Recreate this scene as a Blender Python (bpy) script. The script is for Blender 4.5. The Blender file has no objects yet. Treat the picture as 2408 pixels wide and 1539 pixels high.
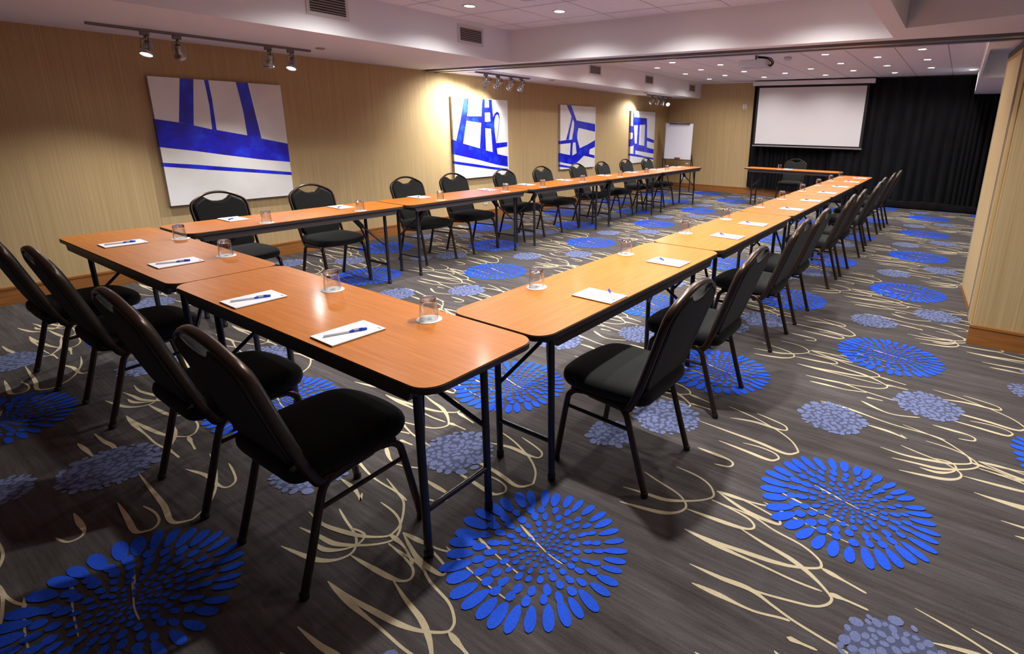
import bpy, math, random
from mathutils import Vector, Matrix
R = random.Random(7)
PI = math.pi
SC = bpy.context.scene
COL = SC.collection

# ------------------------------------------------------------------ materials
def srgb(r, g, b):
    f = lambda c: c / 12.92 if c <= .04045 else ((c + .055) / 1.055) ** 2.4
    return (f(r / 255), f(g / 255), f(b / 255), 1)

def mat(name, col, rough=.6, metal=0., spec=.5, coat=0., coat_rough=.1, emit=None, estr=0., trans=0., ior=1.45, sheen=0.):
    m = bpy.data.materials.new(name); m.use_nodes = True
    b = m.node_tree.nodes['Principled BSDF']
    b.inputs['Base Color'].default_value = col
    b.inputs['Roughness'].default_value = rough
    b.inputs['Metallic'].default_value = metal
    b.inputs['Specular IOR Level'].default_value = spec
    b.inputs['Coat Weight'].default_value = coat
    b.inputs['Coat Roughness'].default_value = coat_rough
    b.inputs['Transmission Weight'].default_value = trans
    b.inputs['IOR'].default_value = ior
    b.inputs['Sheen Weight'].default_value = sheen
    if emit:
        b.inputs['Emission Color'].default_value = emit
        b.inputs['Emission Strength'].default_value = estr
    return m

def noise_color(m, scale, stops, coords='Object', nscale=1., detail=3., rough=.55, bump=0., bdist=.002):
    """Base colour from a stretched noise (scale = per-axis stretch) through a colour ramp."""
    nt = m.node_tree; N = nt.nodes; L = nt.links
    b = N['Principled BSDF']
    tc = N.new('ShaderNodeTexCoord'); mp = N.new('ShaderNodeMapping'); mp.inputs['Scale'].default_value = scale
    no = N.new('ShaderNodeTexNoise'); no.inputs['Scale'].default_value = nscale
    no.inputs['Detail'].default_value = detail; no.inputs['Roughness'].default_value = rough
    cr = N.new('ShaderNodeValToRGB')
    while len(cr.color_ramp.elements) < len(stops): cr.color_ramp.elements.new(.5)
    for e, (p, c) in zip(cr.color_ramp.elements, stops): e.position = p; e.color = c
    L.new(tc.outputs[coords], mp.inputs['Vector']); L.new(mp.outputs[0], no.inputs['Vector'])
    L.new(no.outputs['Fac'], cr.inputs['Fac']); L.new(cr.outputs[0], b.inputs['Base Color'])
    if bump:
        bp = N.new('ShaderNodeBump'); bp.inputs['Strength'].default_value = bump; bp.inputs['Distance'].default_value = bdist
        L.new(no.outputs['Fac'], bp.inputs['Height']); L.new(bp.outputs[0], b.inputs['Normal'])
    return m

M = {}
M['white'] = mat('ceiling_paint', (.80, .795, .80, 1), .85)
M['tile'] = noise_color(mat('ceiling_tile', (.68, .66, .66, 1), .9), (1, 1, 1), [(.35, (.74, .735, .74, 1)), (.65, (.82, .81, .82, 1))], nscale=60)
M['seam'] = mat('ceiling_seam', (.26, .23, .22, 1), .9)
M['wall'] = noise_color(mat('wallpaper', (.5, .36, .17, 1), .75), (150, 150, .8), [(.30, (.40, .275, .122, 1)), (.5, (.475, .338, .158, 1)), (.70, (.56, .415, .212, 1))], nscale=1, detail=4, rough=.65)
M['base'] = noise_color(mat('baseboard_wood', (.3, .12, .03, 1), .4), (3, 3, 40), [(.3, (.26, .095, .022, 1)), (.7, (.36, .145, .036, 1))], nscale=1.5)
M['wood'] = mat('table_laminate', (.6, .2, .05, 1), .42, spec=.22, coat=.18, coat_rough=.15)
noise_color(M['wood'], (2.2, 45, 1), [(.28, (.41, .122, .012, 1)), (.5, (.485, .154, .0175, 1)), (.72, (.56, .186, .025, 1))], nscale=1.6, detail=5, rough=.6)
M['edge'] = mat('table_edge_band', (.035, .026, .022, 1), .4)
M['apron'] = mat('table_apron', (.05, .038, .034, 1), .5)
M['leg'] = mat('table_leg_enamel', (.016, .016, .021, 1), .33)
M['frame'] = mat('chair_frame_copper_vein', (.062, .042, .031, 1), .3, metal=.75)
M['fabric'] = noise_color(mat('chair_fabric', (.02, .02, .02, 1), .95, spec=.15, sheen=.08), (1, 1, 1), [(.35, (.0105, .011, .0102, 1)), (.65, (.019, .0202, .0185, 1))], nscale=420, bump=.25, bdist=.001)
M['paper'] = mat('paper', (.86, .86, .88, 1), .6)
M['board'] = mat('pad_backing', (.10, .08, .07, 1), .8)
M['ink'] = mat('print_blue_grey', (.16, .20, .32, 1), .6)
M['inkgreen'] = mat('print_green', (.45, .62, .50, 1), .6)
M['penblue'] = mat('pen_blue', (.010, .045, .50, 1), .3)
M['pengrey'] = mat('pen_barrel', (.60, .60, .62, 1), .35)
M['coaster'] = mat('coaster_card', (.86, .86, .84, 1), .7)
M['glassbase'] = mat('tumbler_base_glass', (1, 1, 1, 1), .0, trans=1., ior=1.47)
def thin_glass():
    m = bpy.data.materials.new('tumbler_glass'); m.use_nodes = True; N = m.node_tree.nodes; L = m.node_tree.links
    N.remove(N['Principled BSDF'])
    tr = N.new('ShaderNodeBsdfTransparent'); tr.inputs[0].default_value = (.96, .97, .97, 1); gl = N.new('ShaderNodeBsdfGlossy'); gl.inputs['Roughness'].default_value = .03
    fr = N.new('ShaderNodeLayerWeight'); fr.inputs[0].default_value = .30; mx = N.new('ShaderNodeMixShader'); ad = N.new('ShaderNodeMath'); ad.operation = 'MULTIPLY_ADD'; ad.inputs[1].default_value = .75; ad.inputs[2].default_value = .03; ad.use_clamp = True
    L.new(fr.outputs['Facing'], ad.inputs[0]); L.new(ad.outputs[0], mx.inputs[0]); L.new(tr.outputs[0], mx.inputs[1]); L.new(gl.outputs[0], mx.inputs[2]); L.new(mx.outputs[0], N['Material Output'].inputs[0])
    return m
M['glass'] = thin_glass()
M['canvas'] = mat('canvas_white', (.80, .79, .75, 1), .35, coat=.3, coat_rough=.15)
noise_color(M['canvas'], (1, 1, 1), [(.3, (.74, .72, .67, 1)), (.6, (.84, .83, .80, 1))], nscale=2.2)
M['canvas_edge'] = mat('canvas_edge', (.42, .38, .34, 1), .7)
M['blue'] = mat('cobalt_paint', (.01, .02, .7, 1), .3, coat=.4, coat_rough=.12)
noise_color(M['blue'], (5, 5, 5), [(.30, (.010, .006, .34, 1)), (.5, (.006, .012, .62, 1)), (.68, (.012, .06, .86, 1))], nscale=1.4, detail=6, rough=.6)
M['alu'] = mat('brushed_aluminium', (.42, .41, .42, 1), .35, metal=.9)
M['dark'] = mat('dark_groove', (.03, .022, .018, 1), .7)
M['track'] = mat('track_grey', (.20, .18, .18, 1), .45, metal=.4)
M['nickel'] = mat('satin_nickel', (.45, .44, .43, 1), .25, metal=.95)
M['cable'] = mat('black_cable', (.012, .012, .012, 1), .5)
M['lamp_on'] = mat('lamp_lens_lit', (1, 1, 1, 1), .3, emit=(.86, .92, 1, 1), estr=18)
M['lamp_off'] = mat('lamp_lens_unlit', (.55, .55, .55, 1), .15, metal=.6)
M['dl_on'] = mat('downlight_lens_lit', (1, 1, 1, 1), .3, emit=(1, .97, .96, 1), estr=9)
M['dl_ring'] = mat('downlight_trim', (.75, .74, .74, 1), .4)
M['grille'] = mat('grille_metal', (.36, .32, .30, 1), .5)
M['grille_frame'] = mat('grille_frame_paint', (.62, .60, .58, 1), .6)
M['void'] = mat('duct_void', (.02, .016, .013, 1), .9)
M['curtain'] = noise_color(mat('curtain_velour', (.012, .012, .013, 1), .9, spec=.1, sheen=.04), (1, 1, .2), [(.3, (.005, .0045, .0055, 1)), (.7, (.009, .009, .010, 1))], nscale=9)
M['screen'] = mat('screen_fabric', (.60, .58, .58, 1), .9)
M['screen_black'] = mat('screen_mask_black', (.012, .010, .010, 1), .8)
M['case'] = mat('screen_case_white', (.70, .69, .72, 1), .5)
M['proj'] = mat('projector_shell', (.52, .52, .55, 1), .5)
M['led'] = mat('status_led_blue', (.1, .1, 1, 1), .4, emit=(.12, .12, 1, 1), estr=12)
M['black_metal'] = mat('black_metal', (.014, .013, .013, 1), .4)
M['chrome'] = mat('chrome_tube', (.62, .60, .56, 1), .12, metal=1)
M['redbrown'] = mat('eraser_felt', (.20, .035, .022, 1), .8)
M['plate'] = mat('white_plastic', (.72, .70, .66, 1), .45)
M['seal'] = mat('grey_jamb_seal', (.42, .34, .27, 1), .6)
M['sealdark'] = mat('jamb_groove', (.10, .075, .055, 1), .7)
# carpet
M['carpet'] = mat('carpet_ground', (.1, .09, .09, 1), 1., spec=.05)
noise_color(M['carpet'], (2.6, 42, 1), [(.30, (.046, .039, .036, 1)), (.46, (.078, .069, .066, 1)), (.56, (.100, .090, .088, 1)), (.74, (.165, .153, .154, 1))], nscale=1.7, detail=8, rough=.74)
def carpet_bands(m):   # broad darker and lighter yarn bands on top of the fine streaks
    N = m.node_tree.nodes; L = m.node_tree.links
    cr = next(n for n in N if n.type == 'VALTORGB'); n1 = next(n for n in N if n.type == 'TEX_NOISE'); tc = next(n for n in N if n.type == 'TEX_COORD')
    mp = N.new('ShaderNodeMapping'); mp.inputs['Scale'].default_value = (.8, 13, 1); n2 = N.new('ShaderNodeTexNoise'); n2.inputs['Scale'].default_value = 1.3; n2.inputs['Detail'].default_value = 4
    n3 = N.new('ShaderNodeTexNoise'); n3.inputs['Scale'].default_value = 130; n3.inputs['Detail'].default_value = 1
    a1 = N.new('ShaderNodeMath'); a1.operation = 'MULTIPLY_ADD'; a1.inputs[1].default_value = .62; a2 = N.new('ShaderNodeMath'); a2.operation = 'MULTIPLY_ADD'; a2.inputs[1].default_value = .42; a2.inputs[2].default_value = -.095
    a3 = N.new('ShaderNodeMath'); a3.operation = 'MULTIPLY_ADD'; a3.inputs[1].default_value = .11
    L.new(tc.outputs['Object'], mp.inputs[0]); L.new(mp.outputs[0], n2.inputs['Vector']); L.new(tc.outputs['Object'], n3.inputs['Vector'])
    L.new(n2.outputs['Fac'], a2.inputs[0]); L.new(n3.outputs['Fac'], a3.inputs[0]); L.new(a2.outputs[0], a3.inputs[2])
    L.new(n1.outputs['Fac'], a1.inputs[0]); L.new(a3.outputs[0], a1.inputs[2]); L.new(a1.outputs[0], cr.inputs['Fac'])
carpet_bands(M['carpet'])
M['petal'] = noise_color(mat('carpet_blue', (.02, .08, .6, 1), 1., spec=.05), (1, 1, 1), [(.35, (.020, .085, .66, 1)), (.65, (.034, .125, .82, 1))], nscale=260)
M['dot'] = noise_color(mat('carpet_grey_blue', (.16, .19, .33, 1), 1., spec=.05), (1, 1, 1), [(.35, (.135, .165, .31, 1)), (.65, (.20, .235, .42, 1))], nscale=240)
M['dotbed'] = mat('carpet_slate', (.092, .102, .170, 1), 1., spec=.05)
M['cream'] = noise_color(mat('carpet_cream', (.6, .5, .33, 1), 1., spec=.05), (1, 1, 1), [(.35, (.54, .455, .285, 1)), (.65, (.66, .57, .39, 1))], nscale=260)

# ------------------------------------------------------------------ mesh builder
class MB:
    def __init__(s): s.v = []; s.f = []; s.m = []; s.sm = []
    def add(s, vs, fs, m=0, sm=False):
        o = len(s.v); s.v += [tuple(p) for p in vs]
        for f in fs: s.f.append([i + o for i in f]); s.m.append(m); s.sm.append(sm)
    def box(s, a, b, m=0):
        x0, y0, z0 = a; x1, y1, z1 = b
        s.add([(x0, y0, z0), (x1, y0, z0), (x1, y1, z0), (x0, y1, z0), (x0, y0, z1), (x1, y0, z1), (x1, y1, z1), (x0, y1, z1)],
              [(0, 3, 2, 1), (4, 5, 6, 7), (0, 1, 5, 4), (1, 2, 6, 5), (2, 3, 7, 6), (3, 0, 4, 7)], m)
    def obox(s, c, ax, m=0):
        """box from centre and three half-axis vectors"""
        c = Vector(c); a, b, d = [Vector(q) for q in ax]
        vs = [c + i * a + j * b + k * d for k in (-1, 1) for i, j in ((-1, -1), (1, -1), (1, 1), (-1, 1))]
        s.add(vs, [(0, 3, 2, 1), (4, 5, 6, 7), (0, 1, 5, 4), (1, 2, 6, 5), (2, 3, 7, 6), (3, 0, 4, 7)], m)
    def loft(s, rings, m=0, sm=True, cap0=True, cap1=True, capm=None):
        n = len(rings[0]); vs = [p for r in rings for p in r]; fs = []
        for k in range(len(rings) - 1):
            for i in range(n): fs.append((k * n + i, k * n + (i + 1) % n, (k + 1) * n + (i + 1) % n, (k + 1) * n + i))
        s.add(vs, fs, m, sm)
        cm = m if capm is None else capm
        if cap0: s.add(rings[0], [tuple(range(n - 1, -1, -1))], cm, False)
        if cap1: s.add(rings[-1], [tuple(range(n))], cm, False)
    def prism(s, poly, z0, z1, m=0, capm=None, sm=False):
        s.loft([[(x, y, z0) for x, y in poly], [(x, y, z1) for x, y in poly]], m, sm, capm=capm)
    def tube(s, pts, r, m=0, n=10, r2=None, ref=None, closed=False):
        """swept tube; r along ref direction, r2 across"""
        pts = [Vector(p) for p in pts]; r2 = r if r2 is None else r2; rings = []
        prev = None
        for i, p in enumerate(pts):
            if closed: t = pts[(i + 1) % len(pts)] - pts[i - 1]
            else: t = pts[min(i + 1, len(pts) - 1)] - pts[max(i - 1, 0)]
            t.normalize()
            if ref is not None: u = Vector(ref) - t * t.dot(Vector(ref))
            elif prev is not None: u = prev - t * t.dot(prev)
            else: u = (Vector((0, 0, 1)) if abs(t.z) < .9 else Vector((1, 0, 0))); u = u - t * t.dot(u)
            u.normalize(); w = t.cross(u); prev = u
            rings.append([p + u * (r * math.cos(2 * PI * k / n)) + w * (r2 * math.sin(2 * PI * k / n)) for k in range(n)])
        if closed: rings.append(rings[0])
        s.loft(rings, m, True, not closed, not closed)
    def lathe(s, prof, c=(0, 0, 0), n=24, m=0, axis=None, sm=True, cap0=True, cap1=True):
        """profile [(r, h)] around axis through c"""
        z = Vector(axis).normalized() if axis is not None else Vector((0, 0, 1))
        x = Vector((1, 0, 0)) if abs(z.x) < .9 else Vector((0, 1, 0)); x = (x - z * z.dot(x)).normalized(); y = z.cross(x)
        c = Vector(c)
        rings = [[c + z * h + (x * math.cos(2 * PI * k / n) + y * math.sin(2 * PI * k / n)) * r for k in range(n)] for r, h in prof]
        s.loft(rings, m, sm, cap0, cap1)
    def build(s, name, mats, parent=None, loc=None, label=None, kind=None):
        me = bpy.data.meshes.new(name); me.from_pydata(s.v, [], s.f)
        if not isinstance(mats, (list, tuple)): mats = [mats]
        for q in mats: me.materials.append(q)
        me.polygons.foreach_set('material_index', s.m); me.polygons.foreach_set('use_smooth', s.sm); me.update()
        o = bpy.data.objects.new(name, me); COL.objects.link(o)
        if parent is not None: o.parent = parent
        if loc is not None: o.location = loc
        if label: o['label'] = label
        if kind: o['kind'] = kind
        return o

def tag(o, label, cat, group=None):
    o['label'] = label; o['category'] = cat
    if group: o['group'] = group
    return o
def thing(name, label, cat, loc=(0, 0, 0), rz=0., group=None):
    o = bpy.data.objects.new(name, None); COL.objects.link(o); o.empty_display_size = .1
    o.location = loc; o.rotation_euler = (0, 0, rz)
    return tag(o, label, cat, group)
def dup(root, loc, rz, label, group=None):
    def cp(o, par):
        c = o.copy(); COL.objects.link(c)
        if par is not None: c.parent = par
        for ch in list(o.children): cp(ch, c)
        return c
    r = cp(root, None); r.location = loc; r.rotation_euler = (0, 0, rz); r['label'] = label
    if group: r['group'] = group
    return r
def struct(mb, name, mats, label=None):
    o = mb.build(name, mats); o['kind'] = 'structure'
    if label: o['label'] = label
    return o
def rrect(x0, y0, x1, y1, r, n=7):
    P = []
    for cx, cy, a in ((x1 - r, y0 + r, -PI / 2), (x1 - r, y1 - r, 0), (x0 + r, y1 - r, PI / 2), (x0 + r, y0 + r, PI)):
        for k in range(n + 1): t = a + PI / 2 * k / n; P.append((cx + r * math.cos(t), cy + r * math.sin(t)))
    return P
def catmull(pts, n=8, closed=False):
    out = []; N = len(pts)
    for i in range(N if closed else N - 1):
        if closed: p0, p1, p2, p3 = [pts[(i + k) % N] for k in (-1, 0, 1, 2)]
        else: p0, p1, p2, p3 = pts[max(i - 1, 0)], pts[i], pts[i + 1], pts[min(i + 2, N - 1)]
        for k in range(n):
            t = k / n
            out.append(tuple(.5 * (2 * b + (c - a) * t + (2 * a - 5 * b + 4 * c - d) * t * t + (3 * b - a - 3 * c + d) * t ** 3) for a, b, c, d in zip(p0, p1, p2, p3)))
    if not closed: out.append(tuple(pts[-1]))
    return out

# ------------------------------------------------------------------ dimensions of the room (metres; camera stands at x = y = 0)
XW, YB, ZS, ZC = -6.293, 12.838, 2.208, 2.5555      # left wall, back wall, soffit underside, ceiling
Y0 = -2.6                                            # wall behind the camera
ZT = .745                                            # table top
YP = 4.635                                           # wall stub at the right
XS1, XS2 = -4.535, -5.4165                           # soffit faces, front and back room
# ------------------------------------------------------------------ floor with woven pattern
DATA = {"P1":[[[2.035,1.498],[2.227,1.47],[2.351,1.444],[2.505,1.406],[2.546,1.402],[2.825,1.348],[2.967,1.314],[3.234,1.258],[3.234,1.057],[2.942,1.094],[2.583,1.155],[2.338,1.199],[2.042,1.243]],[[2.3,1.876],[2.413,1.876],[2.35,1.444],[2.232,1.47]],[[2.503,1.877],[2.539,1.877],[2.547,1.691],[2.544,1.402],[2.505,1.406],[2.514,1.636],[2.508,1.786]],[[2.787,1.876],[2.901,1.878],[2.918,1.718],[2.962,1.314],[2.825,1.348],[2.82,1.573],[2.805,1.722]],[[2.033,1.099],[2.318,1.068],[2.741,1.01],[3.238,0.944],[3.237,0.911],[2.828,0.964],[2.393,1.017],[2.035,1.064]]],"P2":[[[5.902,1.88],[6.003,1.881],[5.954,1.628],[5.935,1.548],[5.895,1.392],[5.848,1.219],[5.711,1.252],[5.712,1.265],[5.799,1.515],[5.845,1.673]],[[5.945,1.623],[6.25,1.626],[6.245,1.526],[5.929,1.552]],[[6.286,1.882],[6.335,1.882],[6.329,1.76],[6.323,1.546],[6.325,1.449],[6.325,1.108],[6.193,1.144],[6.238,1.521],[6.259,1.73]],[[6.417,1.882],[6.485,1.883],[6.506,1.646],[6.525,1.45],[6.558,1.242],[6.585,1.039],[6.474,1.076],[6.449,1.441],[6.439,1.691],[6.422,1.763]],[[6.322,1.76],[6.432,1.764],[6.446,1.689],[6.319,1.682]],[[6.312,1.545],[6.443,1.552],[6.456,1.441],[6.314,1.449]],[[6.497,1.609],[6.541,1.675],[6.598,1.708],[6.642,1.687],[6.656,1.613],[6.64,1.489],[6.608,1.337],[6.579,1.237],[6.565,1.237],[6.595,1.346],[6.626,1.489],[6.641,1.593],[6.626,1.649],[6.596,1.664],[6.562,1.638],[6.537,1.573],[6.528,1.488],[6.538,1.394],[6.511,1.45]],[[6.557,1.218],[6.824,1.229],[6.821,1.16],[6.568,1.136]],[[5.63,1.277],[5.711,1.261],[5.854,1.219],[6.193,1.142],[6.325,1.106],[6.477,1.076],[6.578,1.044],[6.823,0.997],[6.822,0.83],[6.564,0.874],[6.158,0.968],[5.616,1.067]],[[5.609,0.967],[5.728,0.955],[6.025,0.913],[6.422,0.847],[6.827,0.792],[6.827,0.757],[6.618,0.783],[6.352,0.822],[6.023,0.871],[5.607,0.927]]],"P3":[[[8.477,1.89],[8.62,1.891],[8.804,1.609],[8.839,1.479],[8.739,1.515],[8.722,1.57],[8.63,1.688]],[[8.638,1.688],[8.672,1.625],[8.601,1.44],[8.555,1.256],[8.459,1.247],[8.529,1.403],[8.592,1.55]],[[8.722,1.57],[8.873,1.479],[8.833,1.385],[8.826,1.272],[8.794,1.197],[8.652,1.245],[8.676,1.338],[8.715,1.459]],[[8.787,1.613],[9.452,1.553],[9.453,1.401],[8.865,1.474],[8.739,1.515]],[[8.278,1.231],[8.467,1.247],[8.81,1.258],[8.794,1.202],[8.612,1.19],[8.279,1.172]],[[8.768,1.263],[8.826,1.272],[8.915,1.085],[8.916,1.003],[8.814,0.992],[8.769,1.207]],[[8.612,1.195],[8.691,1.208],[8.671,1.105],[8.665,0.954],[8.591,0.961],[8.605,1.106]],[[8.272,1.008],[8.591,0.961],[8.673,0.953],[8.814,0.992],[8.915,1.085],[9.193,1.153],[9.463,1.238],[9.458,1.098],[9.267,1.053],[9.252,0.964],[9.451,0.928],[9.453,0.873],[9.066,0.936],[8.818,0.804],[8.684,0.777],[8.272,0.842]],[[8.272,0.796],[8.552,0.754],[8.718,0.727],[8.685,0.705],[8.272,0.754]]],"P4":[[[11.0,1.862],[11.036,1.863],[11.061,1.724],[11.065,1.545],[11.127,1.143],[11.079,1.099],[10.907,1.077],[10.895,1.239],[11.015,1.262],[11.016,1.38],[10.884,1.389],[10.874,1.534],[11.021,1.53]],[[11.051,1.729],[11.67,1.712],[11.683,1.573],[11.065,1.545]],[[11.24,1.557],[11.334,1.558],[11.319,1.11],[11.221,1.136]],[[11.591,1.572],[11.689,1.583],[11.729,1.041],[11.587,1.08]],[[11.095,1.148],[11.221,1.136],[11.308,1.112],[11.592,1.08],[11.729,1.041],[12.077,0.991],[12.084,0.885],[11.672,0.928],[11.16,0.988],[11.086,1.004],[11.099,1.098]],[[11.707,1.278],[12.079,1.208],[12.074,1.139],[11.692,1.196]],[[11.079,1.099],[11.151,1.098],[11.167,0.902],[11.078,0.915]],[[10.908,0.92],[11.093,0.909],[11.177,0.902],[11.681,0.829],[12.099,0.778],[12.098,0.74],[11.684,0.798],[11.181,0.846],[10.911,0.875]]],"S1":[[[-0.793,-0.531],[-0.699,-0.512],[-0.615,-0.488],[-0.567,-0.45],[-0.554,-0.403],[-0.588,-0.363],[-0.638,-0.34],[-0.73,-0.318],[-0.804,-0.297]],[[-0.83,-0.442],[-0.735,-0.426],[-0.651,-0.415],[-0.588,-0.383],[-0.524,-0.334],[-0.488,-0.285],[-0.497,-0.249],[-0.537,-0.209],[-0.606,-0.185],[-0.703,-0.178]],[[-0.507,-0.523],[-0.396,-0.52],[-0.286,-0.507],[-0.175,-0.49],[-0.1,-0.467],[-0.036,-0.428],[-0.031,-0.401],[-0.054,-0.376],[-0.112,-0.348],[-0.219,-0.329],[-0.32,-0.3],[-0.48,-0.304]],[[-0.507,-0.523],[-0.358,-0.532],[-0.201,-0.532],[-0.091,-0.534],[-0.003,-0.526]],[[-0.547,-0.413],[-0.449,-0.405],[-0.341,-0.393],[-0.296,-0.376],[-0.289,-0.35],[-0.322,-0.323],[-0.397,-0.308],[-0.486,-0.3]],[[-0.488,-0.235],[-0.38,-0.225],[-0.304,-0.212],[-0.253,-0.192]],[[-0.488,-0.235],[-0.342,-0.285],[-0.222,-0.289],[-0.212,-0.268],[-0.241,-0.252],[-0.333,-0.232],[-0.389,-0.224]],[[-0.341,-0.393],[-0.234,-0.42],[-0.136,-0.439],[-0.071,-0.464],[-0.023,-0.492],[0.016,-0.522],[0.03,-0.543],[0.019,-0.575],[-0.014,-0.604],[-0.07,-0.623],[-0.166,-0.649],[-0.208,-0.652]],[[-0.42,-0.672],[-0.307,-0.668],[-0.207,-0.657],[-0.123,-0.679],[-0.059,-0.696],[0.02,-0.708],[0.093,-0.716],[0.14,-0.72]],[[-0.38,-0.745],[-0.281,-0.739],[-0.175,-0.735],[-0.094,-0.711],[-0.063,-0.704]],[[-0.027,-0.422],[0.062,-0.438],[0.123,-0.449]],[[0.016,-0.522],[0.074,-0.518],[0.138,-0.518]],[[-0.057,-0.768],[0.03,-0.76]]],"S2":[[[-0.781,0.257],[-0.608,0.247],[-0.447,0.237],[-0.319,0.218],[-0.274,0.258],[-0.277,0.285],[-0.318,0.344],[-0.394,0.399],[-0.494,0.444],[-0.578,0.472],[-0.698,0.498]],[[-0.62,0.139],[-0.496,0.13],[-0.372,0.12],[-0.339,0.143],[-0.335,0.168],[-0.366,0.193],[-0.436,0.201],[-0.515,0.189]],[[-0.682,0.021],[-0.595,0.017],[-0.524,0.013],[-0.496,-0.008],[-0.505,-0.04],[-0.566,-0.057]],[[-0.65,0.385],[-0.531,0.418],[-0.413,0.418],[-0.368,0.434],[-0.384,0.471],[-0.449,0.494],[-0.545,0.514]],[[-0.29,0.869],[-0.133,0.864],[0.065,0.825],[0.245,0.821],[0.318,0.81]],[[-0.096,1.008],[0.054,0.942],[0.198,0.99]],[[-0.032,0.739],[0.074,0.732],[0.152,0.708],[0.165,0.701],[0.125,0.735]],[[0.054,0.548],[0.164,0.54],[0.278,0.566],[0.355,0.594],[0.416,0.637],[0.424,0.669],[0.4,0.721],[0.318,0.795],[0.245,0.821],[0.128,0.853]],[[0.226,0.468],[0.292,0.472],[0.345,0.509],[0.367,0.558],[0.344,0.599],[0.277,0.592]],[[0.422,0.654],[0.518,0.644],[0.61,0.61]]]}
def carpet():
    mb = MB(); x0, x1, y0, y1 = XW - .05, 2.6, Y0 - .05, YB + .05
    mb.add([(x0, y0, 0), (x1, y0, 0), (x1, y1, 0), (x0, y1, 0)], [(0, 1, 2, 3)], 0)
    PX, PY = 1.85, 1.843
    def inside(x, y, r=0): return x0 + .06 + r < x < x1 - r and y0 + r < y < y1 - .06 - r
    def strip(pts, wmax, z):
        P = catmull(pts, 6); n = len(P); vs = []; fs = []
        for i, p in enumerate(P):
            a = P[max(i - 1, 0)]; b = P[min(i + 1, n - 1)]; dx, dy = b[0] - a[0], b[1] - a[1]; l = math.hypot(dx, dy) or 1
            t = i / (n - 1); w = wmax * (.62 + .75 * math.exp(-((t - .22) / .13) ** 2)) * min(1, .35 + t * 8, .35 + (1 - t) * 8) * .5
            vs += [(p[0] - dy / l * w, p[1] + dx / l * w, z), (p[0] + dy / l * w, p[1] - dx / l * w, z)]
            if i: fs.append((2 * i - 2, 2 * i - 1, 2 * i + 1, 2 * i))
        mb.add(vs, fs, 4)
    def ell(cx, cy, a, b, th, z, m, n=10, taper=0.):
        c, s = math.cos(th), math.sin(th); vs = []
        for k in range(n):
            t = 2 * PI * k / n; u = a * math.cos(t); v = b * math.sin(t) * (1 + taper * math.cos(t))
            vs.append((cx + u * c - v * s, cy + u * s + v * c, z))
        mb.add(vs, [tuple(range(n))], m)
    def flower(cx, cy, seed):
        r = random.Random(seed)
        rings = [(.026, .009, .006, 8), (.048, .0095, .007, 12), (.072, .011, .0085, 15), (.100, .013, .0100, 19), (.134, .0165, .0120, 21), (.176, .0215, .0140, 23), (.216, .0225, .0155, 26), (.283, .0490, .0192, 35)]
        tilt = 2.4
        for k, (rad, a, b, n) in enumerate(rings):
            off = r.random() * 6
            for i in range(n):
                th = 2 * PI * (i + .25 * (r.random() - .5)) / n + off
                g = 1 + .10 * math.cos(th + tilt) * (k > 2) + .06 * math.cos(2 * th + .6) * (k > 3)
                rr = rad * (1 + .07 * math.cos(th + tilt)) * (1 + .04 * (r.random() - .5))
                ell(cx + rr * math.cos(th), cy + rr * math.sin(th), a * g * (.86 + .28 * r.random()), b * (1 + .22 * math.cos(th + tilt) * (k > 4)) * (.86 + .26 * r.random()), th + .10 * (r.random() - .5), .0020 + .00005 * (i % 3) + .00012 * k, 1, 12, .18)
    def cluster(cx, cy, rad, seed):
        r = random.Random(seed); P = []
        pts = [(cx + rad * .92 * (1 + .07 * math.sin(5 * t) + .05 * math.sin(9 * t + 1)) * math.cos(t), cy + rad * .92 * (1 + .06 * math.sin(7 * t)) * math.sin(t), .0016) for t in [2 * PI * k / 30 for k in range(30)]]
        mb.add(pts, [tuple(range(30))], 3)
        tries = 0
        while tries < 2600 and len(P) < 150:
            tries += 1; t = r.random() * 2 * PI; q = rad * math.sqrt(r.random())
            x, y = cx + q * math.cos(t), cy + q * math.sin(t); s = .0095 + .011 * r.random() * (.5 + q / rad)
            if all((x - a) ** 2 + (y - b) ** 2 > (s + c) ** 2 * .80 for a, b, c in P): P.append((x, y, s)); ell(x, y, s * 1.1, s * .85, r.random() * 3, .0020 + .000004 * len(P), 2, 8)
    sd = 0
    for i in range(-5, 3):
        for j in range(-4, 8):
            for h in (0, 1):
                ax, ay = -.145 + PX * i - .90 * h, 2.19 + PY * j - .92 * h; sd += 1
                ax += -.012 * (ay - 2.19) * .9
                for k, S in enumerate(DATA['S1'] + (DATA['S2'] if not h else DATA['S2'][:4])):
                    P = [(ax + p[0], ay + p[1]) for p in S]
                    if all(inside(*p) for p in P): strip(P, .0150, .0008 + .00004 * k)
                if inside(ax, ay, .40):
                    flower(ax, ay, sd)
                    for k, S in enumerate(([(-.15, .050), (-.05, .018), (.03, -.004), (.10, -.012)], [(-.26, -.085), (-.12, -.115), (.02, -.135)], [(-.30, -.19), (-.12, -.222), (.05, -.235)])): strip([(ax + p[0], ay + p[1]) for p in S], .0085, .0014 + .00003 * k)
                if not h:
                    for dx, dy, rad in ((-.20, .71, .165), (.225, 1.17, .165)):
                        if inside(ax + dx, ay + dy, .2): cluster(ax + dx, ay + dy, rad, sd * 7 + int(rad * 99))
                else:
                    for dx, dy, rad in ((-.05, 1.12, .175), (-.20, .80, .115)):
                        if inside(ax + dx, ay + dy, .2): cluster(ax + dx, ay + dy, rad, sd * 7 + int(rad * 99))
    return struct(mb, 'floor', [M['carpet'], M['petal'], M['dot'], M['dotbed'], M['cream']], 'dark grey streaked carpet with blue flowers, slate clusters and cream scribbles')
carpet()

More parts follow.
